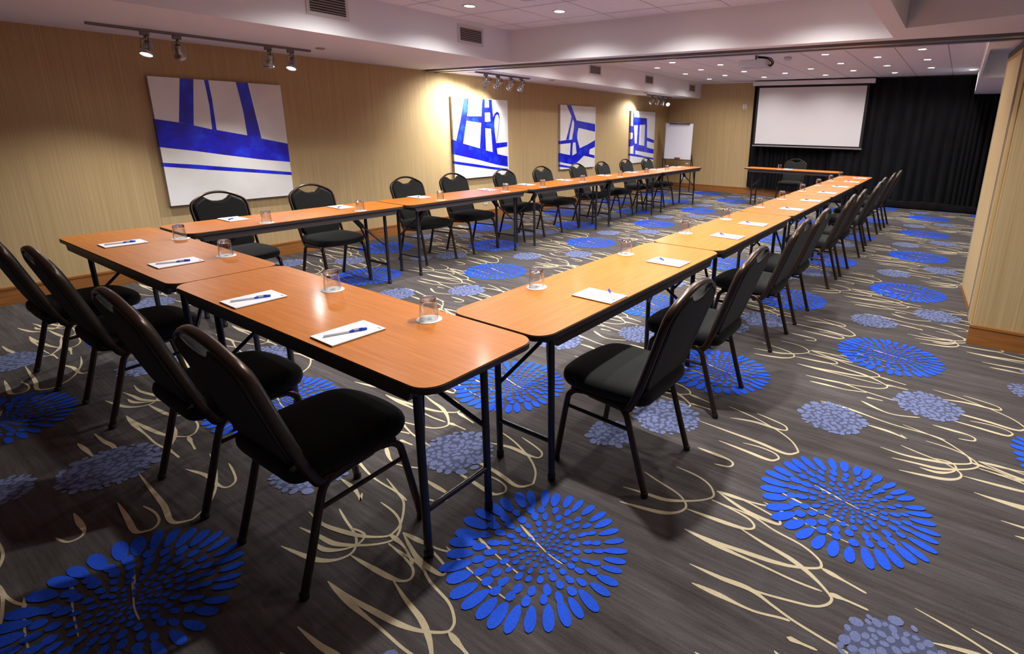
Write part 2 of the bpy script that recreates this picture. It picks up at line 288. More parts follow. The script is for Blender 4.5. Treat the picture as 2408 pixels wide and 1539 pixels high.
# ------------------------------------------------------------------ shell
XR = 2.4
b = MB(); b.box((XW - .12, Y0, 0), (XW, YB, ZC + .1)); struct(b, 'wall_left', M['wall'], 'long tan striped wallpaper wall with four paintings')
b = MB(); b.box((XW - .12, YB, 0), (XR, YB + .12, ZC + .1)); struct(b, 'wall_back', M['wall'], 'tan wallpaper wall behind the curtain and screen')
b = MB(); b.box((XW - .12, Y0 - .12, 0), (XR, Y0, ZC + .1)); struct(b, 'wall_front', M['wall'])
b = MB(); b.box((XR, Y0 - .12, 0), (XR + .12, YB + .12, ZC + .1)); struct(b, 'wall_right', M['wall'])
b = MB(); b.box((.285, YP, 0), (XR, YP + .30, ZS)); struct(b, 'wall_stub', M['wall'], 'tan wallpaper wall end at the partition pocket')
# baseboards with a lipped top
def baseboard(name, p, q, nrm, lab=None):
    bb = MB(); p = Vector((*p, 0)); q = Vector((*q, 0)); n = Vector((*nrm, 0))
    for d, z0, z1 in ((.016, 0, .128), (.010, .128, .1325), (.022, .1325, .150)):
        vs = [p, q, q + n * d, p + n * d]; vs = [(v.x, v.y, z) for z in (z0, z1) for v in vs]
        bb.add(vs, [(0, 1, 2, 3), (7, 6, 5, 4), (0, 4, 5, 1), (1, 5, 6, 2), (2, 6, 7, 3), (3, 7, 4, 0)])
    return struct(bb, name, M['base'], lab)
baseboard('baseboard_left', (XW, Y0), (XW, YB), (1, 0), 'brown wooden baseboard under the painted wall')
baseboard('baseboard_back', (XW, YB), (XR, YB), (0, -1), 'brown wooden baseboard along the back wall')
baseboard('baseboard_stub', (.265, YP), (XR, YP), (0, -1), 'brown wooden baseboard on the wall end')

# ceiling with tile seams
b = MB(); b.box((XW - .1, Y0 - .1, ZC), (XR + .1, YB + .1, ZC + .1))
def seam(x0, y0, x1, y1, w=.007):
    z = ZC - .0012
    if x0 == x1: b.add([(x0 - w / 2, y0, z), (x0 + w / 2, y0, z), (x0 + w / 2, y1, z), (x0 - w / 2, y1, z)], [(3, 2, 1, 0)], 1)
    else: b.add([(x0, y0 - w / 2, z), (x1, y0 - w / 2, z), (x1, y0 + w / 2, z), (x0, y0 + w / 2, z)], [(3, 2, 1, 0)], 1)
for k in range(9): seam(-.32 - .588 * k, 5.55, -.32 - .588 * k, YB - .09, .010)
for k in range(11): seam(-4.24 + .587 * k, Y0, -4.24 + .587 * k, 5.0)
for k in range(-11, 2): seam(XS1, 4.15 + .595 * k, 1.9, 4.15 + .595 * k)
struct(b, 'ceiling', [M['tile'], M['seam']], 'white tiled ceiling with recessed round lights')
b = MB(); b.box((XW, YB - .09, ZC - .02), (XR, YB, ZC - .001)); struct(b, 'trim_4', M['white'])
# soffits and header beam
b = MB(); b.box((XW, Y0, ZS), (XS1, 5.03, ZC)); struct(b, 'trim_1', M['white'], 'white boxed soffit along the near part of the painted wall')
b = MB(); b.box((XW, 5.5, ZS), (XS2, YB, ZC)); struct(b, 'trim_2', M['white'], 'white boxed soffit along the far part of the painted wall')
b = MB()
b.box((XW, 5.03, ZS), (XR, 5.165, ZC)); b.box((XW, 5.165, ZS + .05), (XR, 5.27, ZC)); b.box((XW, 5.27, ZS), (XR, 5.5, ZC))
struct(b, 'beam', M['white'], 'white header beam over the partition opening')
b = MB()
b.box((XW, 5.165, ZS + .035), (XR, 5.262, ZS + .049), 0)
b.box((XW, 5.262, ZS - .012), (XR, 5.30, ZS + .049), 1); b.box((XW, 5.30, ZS - .006), (XR, 5.41, ZS - .0005), 1); b.box((XW, 5.41, ZS - .016), (XR, 5.47, ZS - .0005), 1)
struct(b, 'trim_5', [M['dark'], M['alu']], 'aluminium sliding partition track under the beam')
b = MB()   # right side of the near room: fascia and pocket box with a slanted face
b.box((-.565, Y0, ZS), (-.45, 5.03, ZC))
b.prism([(-.45, 4.625), (XR, 3.73), (XR, 5.03), (-.45, 5.03)], ZS, ZC)
struct(b, 'trim_3', M['white'], 'white soffit and slanted pocket box at the upper right')
b = MB()   # right side of the far room: box with an open recess
b.box((.062, 5.5, ZS), (.085, YB, ZC)); b.box((.085, 5.5, ZS), (XR, 6.05, ZC)); b.box((.085, 9.06, ZS), (XR, YB, ZC)); b.box((.085, 6.05, ZC - .02), (XR, 9.06, ZC))
struct(b, 'trim_6', M['white'], 'white soffit with open recess at the far right')

# folding partition leaf parked at the right
t = thing('folding_partition', 'tan folding partition leaf parked against the wall end at the right', 'partition', (.27, 5.80, 0))
def slab(p, q, w, z0, z1, mt, nm, lab=None):
    b = MB(); b.prism([p, q, (q[0] + w, q[1]), (p[0] + w, p[1])], z0, z1); b.build(nm, mt, t, label=lab)
slab((-.034, .50), (.030, -.50), .055, .045, 2.150, M['wall'], 'leaf')
slab((-.0385, .535), (-.0365, .503), .06, .045, 2.150, M['seal'], 'end_post', 'grey metal edge')
slab((.0315, -.503), (.0335, -.53), .055, .045, 2.150, M['sealdark'], 'edge_seal')
slab((-.042, .51), (.022, -.51), .07, 2.1505, 2.192, M['black_metal'], 'hanger_rail')
slab((-.037, .50), (.027, -.50), .055, .004, .0445, M['base'], 'bottom_sweep')
t = thing('partition_jamb', 'grey and tan jamb strip at the corner of the wall end', 'jamb', (.27, 4.66, 0))
b = MB(); b.box((-.012, .04, .15), (.0145, .29, 2.19)); b.build('jamb_board', M['wall'], t)
b = MB(); b.box((-.018, .115, .15), (-.0125, .185, 2.19)); b.build('seal_strip', M['seal'], t)
b = MB(); b.box((-.021, .145, .15), (-.0185, .155, 2.19)); b.build('groove', M['sealdark'], t)

# ------------------------------------------------------------------ camera
F, CX, CY = 1262.2415, 1391.405, 638.3942
a, tt, rr = [math.radians(q) for q in (33.5295, -15.0821, 1.0382)]
fw = Vector((-math.sin(a) * math.cos(tt), math.cos(a) * math.cos(tt), math.sin(tt)))
rt0 = Vector((math.cos(a), math.sin(a), 0)); up0 = rt0.cross(fw)
rt = rt0 * math.cos(rr) + up0 * math.sin(rr); up = up0 * math.cos(rr) - rt0 * math.sin(rr)
cd = bpy.data.cameras.new('camera'); cam = bpy.data.objects.new('camera', cd); COL.objects.link(cam)
cam.matrix_world = Matrix(((rt.x, up.x, -fw.x, 0), (rt.y, up.y, -fw.y, 0), (rt.z, up.z, -fw.z, 1.4996), (0, 0, 0, 1)))
cd.sensor_fit = 'HORIZONTAL'; cd.sensor_width = 36; cd.lens = F / 2408 * 36
cd.shift_x = (1204 - CX) / 2408; cd.shift_y = (CY - 769.5) / 2408
cd.clip_start = .05
SC.camera = cam

# ------------------------------------------------------------------ folding tables
L_, W_ = 1.797, .509
def make_table(label):
    t = thing('folding_table', label, 'table', group='folding tables of the meeting square')
    x0, x1, y0, y1 = -L_ / 2, L_ / 2, -W_ / 2, W_ / 2
    b = MB(); b.prism(rrect(x0 + .003, y0 + .003, x1 - .003, y1 - .003, .072), ZT - .004, ZT); b.build('tabletop', M['wood'], t, label='orange brown wood grain laminate')
    b = MB(); b.prism(rrect(x0, y0, x1, y1, .075), ZT - .024, ZT - .0042); b.build('edge_band', M['edge'], t, label='black edge')
    b = MB()
    for s in (-1, 1):   # apron rails with chamfered ends
        y = s * (W_ / 2 - .028)
        P = [(x0 + .09, ZT - .0245), (x0 + .115, ZT - .072), (x1 - .115, ZT - .072), (x1 - .09, ZT - .0245)]
        b.loft([[(x, y - .009, z) for x, z in P], [(x, y + .009, z) for x, z in P]], 0, False)
    for x in (x0 + .115, x1 - .115): b.box((x - .008, y0 + .04, ZT - .065), (x + .008, y1 - .04, ZT - .0245))
    b.build('apron', M['apron'], t)
    for s in (-1, 1):
        X = s * (L_ / 2 - .179); yl = W_ / 2 - .103
        for q in (-1, 1):
            b = MB(); b.tube([(X, q * yl, .012), (X, q * yl, ZT - .03)], .0150, n=12); lg = b.build('leg', M['leg'], t); b = MB(); b.lathe([(.0165, 0), (.0175, .004), (.0175, .03), (.0155, .032)], (X, q * yl, 0), 12); b.build('foot_cap', M['cable'], lg)
        b = MB(); b.tube([(X, -yl, .19), (X, yl, .19)], .0125, n=10); b.build('cross_bar', M['leg'], t)
        b = MB(); b.tube([(X, -yl, ZT - .045), (X, yl, ZT - .045)], .012, n=8); b.build('top_rail', M['leg'], t)
        b = MB()
        for q in (-1, 1):   # wishbone brace
            pts = [(X, q * yl, .375), (X - s * .012, q * (yl - .012), .388), (X - s * .135, q * .030, .545), (X - s * .16, q * .017, .575)]
            b.tube(catmull(pts, 4), .0095, n=8)
        b.obox((X - s * .175, 0, .598), ((.03 * s, 0, -.036), (0, .024, 0), (.012, 0, .010 * s))); b.tube([(X - s * .155, 0, .58), (X - s * .30, 0, ZT - .035)], .011, n=8)
        b.box((X - s * .30 - .03, -.03, ZT - .04), (X - s * .30 + .03, .03, ZT - .0245))
        b.build('brace', M['leg'], t)
    return t
XA0, XAB, XB1 = -4.770, -2.977, -1.171
tabs = [((XA0 + XAB) / 2 - .002, 1.1675, 0, 'left table of the front row, its short side toward the painted wall'),
        ((XAB + XB1) / 2 + .002, 1.1675, 0, 'nearest table in the front row, at the corner closest to the camera')]
RY = [1.428, 3.2335, 5.039, 6.842, 8.645, 10.4465]
LY = [1.446, 3.2535, 5.0655, 6.8695, 8.6735, 10.474]
nth = ['first', 'second', 'third', 'fourth', 'fifth', 'sixth', 'seventh', 'eighth', 'ninth', 'tenth']
for k in range(5):
    tabs.append(((-1.668 - 1.155) / 2, (RY[k] + RY[k + 1]) / 2, PI / 2, 'orange brown folding table, %s from the near end of the right-hand row' % nth[k]))
for k in range(5):
    tabs.append(((-4.7745 - 4.270) / 2, (LY[k] + LY[k + 1]) / 2, PI / 2, 'orange brown folding table, %s from the near end of the wall-side row' % nth[k]))
tabs.append((-3.602 + L_ / 2, 11.208, 0, 'lone folding table standing across the far end under the projection screen'))
T0 = make_table(tabs[0][3]); T0.location = (tabs[0][0], tabs[0][1], 0)
for x, y, rz, lab in tabs[1:]: dup(T0, (x, y, 0), rz, lab)

# ------------------------------------------------------------------ banquet chairs (local: +x forward, origin on the floor between the rear feet)
def fx(z):   # back plane: forward offset at height z
    return .082 - .335 * (z - .379) + .10 * max(0, .50 - z) ** 1.0 * .6
def make_chair(label):
    t = thing('banquet_chair', label, 'chair')
    # seat cushion
    out = catmull([(.030, -.185), (.12, -.212), (.28, -.222), (.40, -.212), (.462, -.165), (.487, -.06), (.487, .06), (.462, .165), (.40, .212), (.28, .222), (.12, .212), (.030, .185), (.018, .08), (.018, -.08)], 4, True)
    cx, cy = .25, 0
    def ring(s, z, drop=0): return [(cx + (x - cx) * s, cy + (y - cy) * s, z - drop * max(0, (x - .38) / .1) ** 2) for x, y in out]
    b = MB(); b.loft([ring(.90, .392), ring(.97, .396), ring(1, .412), ring(1.004, .430, .004), ring(.985, .448, .008), ring(.93, .4605, .012), ring(.80, .4685, .010), ring(.5, .4735), ring(.2, .475)], 0); b.build('seat', M['fabric'], t, label='thick black fabric cushion')
    # backrest: outline in (u, z) on the leaning plane
    half = [(0, .408), (.06, .411), (.115, .424), (.155, .448), (.180, .482), (.186, .54), (.191, .66), (.196, .76), (.197, .795), (.188, .822), (.165, .842), (.128, .862), (.104, .874), (.093, .872), (.070, .853), (.040, .838)]
    O = half + [(0, .834)] + [(-u, z) for u, z in half[:0:-1]]
    def br(s, d): 
        r = []
        for u, z in O:
            zz = .63 + (z - .63) * s; uu = u * s
            r.append((fx(zz) + d, uu, zz))
        return r
    b = MB(); b.loft([br(.965, -.022), br(.995, -.016), br(1, -.004), br(1, .010), br(.985, .022), br(.95, .030)], 0, True); b.build('backrest', M['fabric'], t, label='black fabric back pad')
    b = MB(); p = [(fx(z) - .0185, u * 1.004, .63 + (z - .63) * 1.004) for u, z in O]; b.tube(p, .003, n=6, closed=True); b.build('piping', M['frame'], t)
    # back frame: one flat oval tube from under the seat, up and over the hand hole
    h = [(.205, .46), (.206, .54), (.209, .66), (.214, .755), (.214, .79), (.205, .824), (.180, .850), (.138, .874), (.095, .894), (.05, .906), (0, .910)]
    P = [(.30, .195, .380), (.20, .198, .374), (.135, .200, .368), (.104, .203, .373), (.085, .204, .40)] + [(fx(z), u, z) for u, z in h]
    P = P + [(x, -y, z) for x, y, z in P[-2::-1]]
    b = MB(); b.tube(catmull(P, 3), .0175, n=10, r2=.0105, ref=(1, 0, .33)); b.build('back_frame', M['frame'], t, label='dark bronze tube arching over a hand hole')
    # under-seat frame
    b = MB()
    for s in (-1, 1): b.tube([(.10, s * .196, .379), (.39, s * .196, .384)], .0125, n=10)
    for x in (.14, .36): b.tube([(x, -.196, .384), (x, .196, .384)], .010, n=8)
    b.build('seat_frame', M['frame'], t)
    for s in (-1, 1):
        b = MB(); b.tube(catmull([(0, s * .210, .004), (.052, s * .208, .17), (.096, s * .206, .318), (.112, s * .204, .352), (.138, s * .200, .372), (.175, s * .196, .378)], 4), .0138, n=12); lg = b.build('leg', M['frame'], t); b = MB(); b.lathe([(.0155, 0), (.0155, .022), (.0142, .024)], (0.002, s * .210, 0), 12); b.build('foot_glide', M['cable'], lg)
        b = MB(); b.tube(catmull([(.470, s * .210, .004), (.440, s * .208, .17), (.410, s * .206, .325), (.398, s * .204, .356), (.372, s * .200, .376), (.335, s * .196, .382)], 4), .0138, n=12); lg = b.build('leg', M['frame'], t); b = MB(); b.lathe([(.0155, 0), (.0155, .022), (.0142, .024)], (.469, s * .210, 0), 12); b.build('foot_glide', M['cable'], lg)
        b = MB(); b.tube([(.086, s * .206, .283), (.418, s * .206, .296)], .0085, n=8); b.build('stretcher', M['frame'], t)
    return t
chairs = []
fr = [(-1.75, .665, 'nearest black banquet chair, pulled up to the table at the near corner'), (-2.424, .646, 'second nearest chair of the front row, behind the left notepad of the nearest table'),
      (-3.505, .665, 'third nearest chair of the front row, by the inner notepad of the left table'), (-4.239, .625, 'chair at the wall end of the front row, cut off by the photo edge')]
for x, y, l in fr: chairs.append((x, y, PI / 2, l, 'chairs along the front row'))
RX = [-.866, -.861, -.874, -.870, -.857, -.842, -.82, -.85, -.832, -.815]
RYc = [1.954, 2.737, 3.807, 4.475, 5.70, 6.29, 7.40, 8.215, 9.26, 10.01]
for k, (x, y) in enumerate(zip(RX, RYc)): chairs.append((x, y, PI, 'black banquet chair, %s from the near end of the right-hand row' % nth[k] if k < 9 else 'last black banquet chair of the right-hand row, next to the long curtain', 'chairs along the right-hand row'))
LYc = [2.03, 2.83, 3.94, 4.635, 5.55, 6.38, 7.30, 8.05, 9.03, 9.72]
LXc = [-5.09] * 8 + [-5.185, -5.10]
note = {0: 'black banquet chair below the largest painting, first of the wall-side row', 1: 'black banquet chair by the right edge of the largest painting, second of the wall-side row', 9: 'last black banquet chair of the wall-side row, near the flip chart'}
for k, y in enumerate(LYc): chairs.append((LXc[k], y, 0, note.get(k, 'black banquet chair, %s from the near end of the wall-side row' % nth[k]), 'chairs along the painted wall'))
chairs.append((-2.83, 11.95, -PI / 2, 'single black banquet chair behind the far cross table, in front of the curtain', 'chair at the far table'))
C0 = make_chair(chairs[0][3]); C0.location = (chairs[0][0], chairs[0][1], 0); C0.rotation_euler = (0, 0, chairs[0][2]); C0['group'] = chairs[0][4]
for x, y, rz, l, g in chairs[1:]:
    dup(C0, (x, y, 0), rz + R.uniform(-.012, .012), l, g)

# ------------------------------------------------------------------ place settings: coaster, tumbler, notepad, pen
def make_coaster(l):
    b = MB(); b.lathe([(.049, 0), (.050, .0004), (.050, .0012), (.049, .0016)], n=40, sm=False)
    t = tag(b.build('coaster', M['coaster']), l, 'coaster')
    b = MB()
    for x0, y0, x1, y1, m in ((-.011, -.012, -.005, .011, 0), (-.005, -.002, .004, .002, 0), (.004, -.012, .010, .011, 0), (.014, -.010, .0165, .013, 0), (-.022, -.006, -.016, .010, 1)): b.box((x0, y0, .0017), (x1, y1, .0019), m)
    b.build('printed_mark', [M['ink'], M['inkgreen']], t)
    return t
def make_tumbler(l):
    b = MB()
    H = .090
    outer = [(.0375, 0), (.0370, .004), (.0350, .045), (.0325, .078), (.0305, .087), (.0270, H)]
    inner = [(.0295, H - .014), (.0315, .070), (.0335, .045), (.0356, .004), (.0358, 0)]
    # upturned glass: rim below, thick faceted base on top
    n = 28
    def ringc(r, h): return [(r * (1 + (.012 if h > .06 and i % 2 else 0)) * math.cos(2 * PI * i / n), r * (1 + (.012 if h > .06 and i % 2 else 0)) * math.sin(2 * PI * i / n), h) for i in range(n)]
    t = thing('tumbler', l, 'glass')
    b.loft([ringc(*q) for q in [(.0303, .0745), (.0320, .070), (.0335, .045), (.0360, .004), (.0365, 0), (.0375, 0), (.0370, .004), (.0350, .045), (.0329, .0745)]], 0, True, False, False); b.build('glass_wall', M['glass'], t)
    b = MB(); b.loft([ringc(*q) for q in [(.0003, .0765), (.0290, .0752), (.0328, .0748), (.0322, .080), (.0310, .086), (.0280, H), (.0003, H - .001)]], 0, False, True, True); b.build('thick_base', M['glassbase'], t)
    return t
def make_pad(l):
    b = MB(); b.box((-.072, -.106, .0025), (.072, .106, .006), 0); b.box((-.072, -.106, 0), (.072, .106, .0024), 1)
    t = tag(b.build('notepad', [M['paper'], M['board']]), l, 'notepad')
    b = MB()
    for k in range(4): b.box((.042 + .0055 * k, .088, .0061), (.046 + .0055 * k, .097 - .003 * (k % 2), .0063))
    b.build('printed_mark', M['ink'], t)
    return t
def make_pen(l):
    t = thing('ballpoint_pen', l, 'pen')
    b = MB(); b.lathe([(.0035, -.074), (.0042, -.072), (.0042, .012)], (0, 0, .0043), 12, axis=(1, 0, 0)); b.build('barrel', M['pengrey'], t)
    b = MB(); b.lathe([(.0044, .0125), (.0044, .028)], (0, 0, .0045), 12, axis=(1, 0, 0)); b.build('collar', M['penblue'], t)
    b = MB(); b.lathe([(.0036, .0285), (.0036, .046)], (0, 0, .0043), 12, axis=(1, 0, 0)); b.build('grip', M['ink'], t)
    b = MB(); b.lathe([(.0050, .0465), (.0055, .05), (.0055, .072), (.0045, .074)], (0, 0, .0055), 12, axis=(1, 0, 0)); b.box((.02, -.0014, .0100), (.06, .0014, .0118)); b.build('cap', M['penblue'], t)
    return t
set_front = [((-4.22, 1.10), (-4.137, 1.372), 'wall-end seat of the front row'), ((-3.43, 1.10), (-3.409, 1.335), 'inner seat of the left front table'),
             ((-2.45, 1.04), (-2.32, 1.323), 'left seat of the nearest table'), ((-1.767, 1.05), (-1.65, 1.323), 'right seat of the nearest table')]
settings = []
for (px, py), (gx, gy), w in set_front: settings.append((px, py, 0, gx, gy, 'at the ' + w, 1.25 if w[0] != 'w' else 1.45))
pr_ = [1.985, 2.768, 3.74, 4.382, 5.487, 6.314, 7.277, 8.233, 9.175, 9.997]; prx = [-1.27, -1.302, -1.299, -1.316, -1.281, -1.282, -1.295, -1.304, -1.301, -1.303]
gr = [(-1.593, 1.925), (-1.605, 2.801), (-1.6, 3.672), (-1.586, 4.484), (-1.586, 5.434), (-1.581, 6.242), (-1.599, 7.277), (-1.596, 8.225), (-1.60, 9.132), (-1.60, 9.994)]
for k in range(10): settings.append((prx[k], pr_[k], PI / 2, gr[k][0], gr[k][1], 'at the %s place from the near end of the right-hand row' % nth[k], None))
pl = [(-4.66, 1.917), (-4.63, 2.802), (-4.675, 3.719), (-4.632, 4.684), (-4.67, 5.444), (-4.67, 6.289), (-4.67, 7.36), (-4.67, 8.238), (-4.66, 9.146), (-4.67, 10.033)]
gl = [(-4.32, 2.003), (-4.322, 2.8), (-4.351, 3.73), (-4.366, 4.722), (-4.348, 5.393), (-4.349, 6.289), (-4.378, 7.367), (-4.343, 8.177), (-4.427, 9.128), (-4.433, 10.033)]
for k in range(10): settings.append((pl[k][0], pl[k][1], PI / 2, gl[k][0], gl[k][1], 'at the %s place from the near end of the wall-side row' % nth[k], None))
settings.append((-2.78, 11.216, 0, -2.916, 11.102, 'on the far cross table under the screen', None))
first = None
for i, (px, py, rz, gx, gy, w, pa) in enumerate(settings):
    lab = ['white round coaster ' + w, 'clear upturned water tumbler ' + w, 'white notepad ' + w, 'blue pen ' + w]
    grp = ['coasters under the tumblers', 'upturned tumblers', 'white notepads', 'pens on the notepads']
    if first is None: first = [make_coaster(lab[0]), make_tumbler(lab[1]), make_pad(lab[2]), make_pen(lab[3])]; objs = first
    else: objs = [dup(o, (0, 0, 0), 0, l) for o, l in zip(first, lab)]
    for o, g in zip(objs, grp): o['group'] = g
    crz = {0: .3, 4: -1.2}.get(int(rz), .3)
    objs[0].location = (gx, gy, ZT + .0005); objs[0].rotation_euler = (0, 0, -PI / 2 + .9 if i < 4 else PI / 2 + .3)
    objs[1].location = (gx, gy, ZT + .0024); objs[1].rotation_euler = (0, 0, R.random())
    prz = rz + (PI if 4 <= i < 14 else 0) + R.uniform(-.03, .03)
    if 4 <= i < 14: prz = PI / 2 + R.uniform(-.02, .02)
    elif 14 <= i < 24: prz = -PI / 2 + R.uniform(-.03, .03)
    elif i < 4: prz = R.uniform(-.03, .02)
    else: prz = PI
    objs[2].location = (px, py, ZT + .0005); objs[2].rotation_euler = (0, 0, prz)
    if pa is not None: ang, ox, oy = pa - .02 * i, .005, -.015
    elif i == 4: ang, ox, oy = 2.28, .045, .03
    elif i < 14: ang, ox, oy = 2.46, -.01, -.02
    elif i < 24: ang, ox, oy = -.82, 0, 0
    else: ang, ox, oy = 1.2, .02, 0
    objs[3].location = (px + ox, py + oy, ZT + .0066); objs[3].rotation_euler = (0, 0, ang)
# ------------------------------------------------------------------ paintings
def painting(y0, y1, z0, z1, strokes, label):
    b = MB(); d = .046
    b.box((XW + .001, y0, z0), (XW + d, y1, z1), 1)
    xf = XW + d
    b.add([(xf + .0006, y0, z0), (xf + .0006, y1, z0), (xf + .0006, y1, z1), (xf + .0006, y0, z1)], [(0, 1, 2, 3)], 0)
    for k, P in enumerate(strokes):
        Q = [(min(max(y, y0), y1), min(max(z, z0), z1)) for y, z in P]
        A = sum(Q[i][0] * Q[(i + 1) % len(Q)][1] - Q[(i + 1) % len(Q)][0] * Q[i][1] for i in range(len(Q)))
        if A < 0: Q = Q[::-1]
        x = xf + .0012 + .0002 * k
        b.add([(x, y, z) for y, z in Q], [tuple(range(len(Q)))], 2)
        for i in range(len(Q)):   # paint wrapped over the left canvas edge
            p, q = Q[i], Q[(i + 1) % len(Q)]
            if p[0] <= y0 + 1e-6 and q[0] <= y0 + 1e-6: b.add([(XW + .002, y0 - .0008, p[1]), (xf + .001, y0 - .0008, p[1]), (xf + .001, y0 - .0008, q[1]), (XW + .002, y0 - .0008, q[1])], [(0, 1, 2, 3)], 2)
    return tag(b.build('canvas_picture', [M['canvas'], M['canvas_edge'], M['blue']]), label, 'painting', 'blue and white canvases on the wallpaper')
painting(2.046, 3.232, .686, 1.876, DATA['P1'], 'largest looking unframed canvas with broad slanting cobalt band and three uprights')
painting(5.660, 6.848, .695, 1.888, DATA['P2'], 'white canvas with cobalt ladder-like tower shapes and a thin loop')
painting(8.280, 9.470, .700, 1.884, DATA['P3'], 'dimly lit canvas with dark blue crossing diagonal beams')
painting(10.93, 12.09, .700, 1.864, DATA['P4'], 'brightly lit canvas nearest the flip chart with blue square gate shape')

# ------------------------------------------------------------------ lights
def lamp(name, loc, energy, size, blend, radius, color, target=None, parent=None):
    ld = bpy.data.lights.new(name, 'SPOT'); ld.energy = energy; ld.spot_size = math.radians(size); ld.spot_blend = blend; ld.shadow_soft_size = radius; ld.color = color
    o = bpy.data.objects.new(name, ld); COL.objects.link(o)
    d = (Vector(target) - Vector(loc)) if target is not None else Vector((0, 0, -1))
    o.rotation_euler = d.to_track_quat('-Z', 'Y').to_euler(); o.location = loc
    return o
DLC = (1, .968, .95)
E_BACK, E_FRONT = 19, 32
dl0 = None
def downlight(x, y, label, energy, size, dz=0):
    global dl0
    if dl0 is None:
        t = thing('recessed_downlight', label, 'ceiling light', (x, y, ZC), 0, 'round recessed ceiling lights')
        b = MB(); b.lathe([(.0465, -.0015), (.066, -.0015), (.068, -.004), (.062, -.007), (.050, -.005)], n=28, cap0=False, cap1=False); b.build('trim_ring', M['dl_ring'], t)
        b = MB(); b.lathe([(.046, -.0020), (.046, -.0035), (.036, -.0045)], n=28, sm=False); b.build('lens', M['dl_on'], t)
        dl0 = t
    else: dup(dl0, (x, y, ZC - dz), 0, label, 'round recessed ceiling lights')
    lamp('downlight_lamp', (x, y, ZC - .012 - dz), energy, size, .7, .045, DLC)
rows = {}
for k in range(9):
    x = -.61 - .598 * k
    ys = ([6.2, 7.43, 8.65, 9.87, 11.1] if k % 2 == 0 else [5.85, 6.83, 8.05, 9.27, 10.5, 11.76])
    if k == 8: ys = []
    for y in ys:
        if abs(x + 3.0) < .1 and 8 < y < 10.5: continue
        if abs(x + 2.4) < .1 and 8 < y < 9.5: continue
        rows.setdefault(y, []).append(x)
rows[11.70] = [-.03]; rows[8.30] = [.62]  # second one: unseen lamp added to brighten the soffit recess
order = sorted(rows, reverse=True)
for r, y in enumerate(order):
    xs = sorted(rows[y])
    for c, x in enumerate(xs):
        lab = 'round lit downlight, %s from the painted wall in the %s row from the curtain' % (nth[c], nth[r] if r < 10 else 'nearest')
        if y == 8.30: lab = 'unseen round downlight added to brighten the recess of the far right soffit'
        if y == 11.70: lab = 'round lit downlight beside the far right soffit'
        downlight(x, y, lab, E_BACK, 154, .02 if y == 8.30 else 0)
fl = [(-3.96, 3.86), (-3.37, 4.45), (-2.22, 4.45), (-2.785, 3.86), (-1.61, 3.86), (-1.03, 4.45), (-3.37, 3.27), (-2.22, 3.27), (-1.03, 3.27), (-3.96, 2.68), (-2.785, 2.68), (-1.61, 2.68), (-1.03, 2.10)]
fl += [(.42, 3.45)]  # unseen extra lamp, added to light the slanted pocket face
for k, (x, y) in enumerate(fl):
    lab = {0: 'round lit downlight over the near soffit grilles', 1: 'round lit downlight above the header beam, left of centre', 2: 'round lit downlight at the top edge above the beam centre'}.get(k, 'round unseen near-room downlight in the %s tile row before the beam, %s from the soffit' % (nth[int(round((4.45 - y) / .59))], nth[max(0, int(round((x + 3.96) / .59)))]))
    downlight(x, y, lab, E_FRONT * (2.6 if y < 2.3 else 1), 150)

# track lights
def track(y0, y1, x, label):
    b = MB(); b.box((x - .017, y0, ZS - .020), (x + .017, y1, ZS - .0005)); b.box((x - .006, y0 + .02, ZS - .0215), (x + .006, y1 - .02, ZS - .0201), 1)
    return tag(b.build('lighting_track', [M['track'], M['dark']]), label, 'lighting track')
def head(x, y, target, lit, energy, label, size=62):
    z0 = ZS - .0218
    t = thing('track_spotlight', label, 'spotlight', (x, y, z0), 0, 'nickel spotlights on the lighting tracks')
    d = (Vector(target) - Vector((x, y, z0 - .125))).normalized()
    b = MB(); b.box((-.014, -.030, -.030), (.014, .030, 0)); b.lathe([(.010, -.030), (.010, -.048)], (0, 0, 0), 12); b.build('adapter', M['track'], t)
    piv = Vector((0, 0, -.128)); s = d.cross(Vector((0, 0, 1)))
    s = s.normalized() if s.length > .01 else Vector((0, 1, 0))
    b = MB(); b.tube([Vector((0, 0, -.046)), s * .040 + Vector((0, 0, -.060)), s * .047 + piv], .0045, n=8, r2=.009, ref=s); b.tube([Vector((0, 0, -.046)), -s * .040 + Vector((0, 0, -.060)), -s * .047 + piv], .0045, n=8, r2=.009, ref=s); b.build('yoke', M['nickel'], t)
    b = MB(); b.lathe([(.020, -.062), (.026, -.058), (.026, .005), (.030, .014), (.044, .030), (.047, .044), (.047, .058), (.043, .058), (.041, .046)], piv, 24, axis=d, cap1=False); b.build('housing', M['nickel'], t)
    b = MB(); b.lathe([(.041, .040), (.041, .050), (.020, .053)], piv, 24, axis=d, sm=False); b.build('bulb_lens', M['lamp_on'] if lit else M['lamp_off'], t, label='glowing lens' if lit else None)
    b = MB(); q = piv - d * .06; b.tube(catmull([Vector((.004, 0, -.040)), Vector((.03, 0, -.055)) - d * .03, q - d * .025 + Vector((.01, 0, .01)), q], 5), .004, n=6); b.build('cord', M['cable'], t)
    if lit: lamp('track_lamp', Vector((x, y, z0)) + piv + d * .065, energy, size, .8, .022, (1, .98, .95), target)
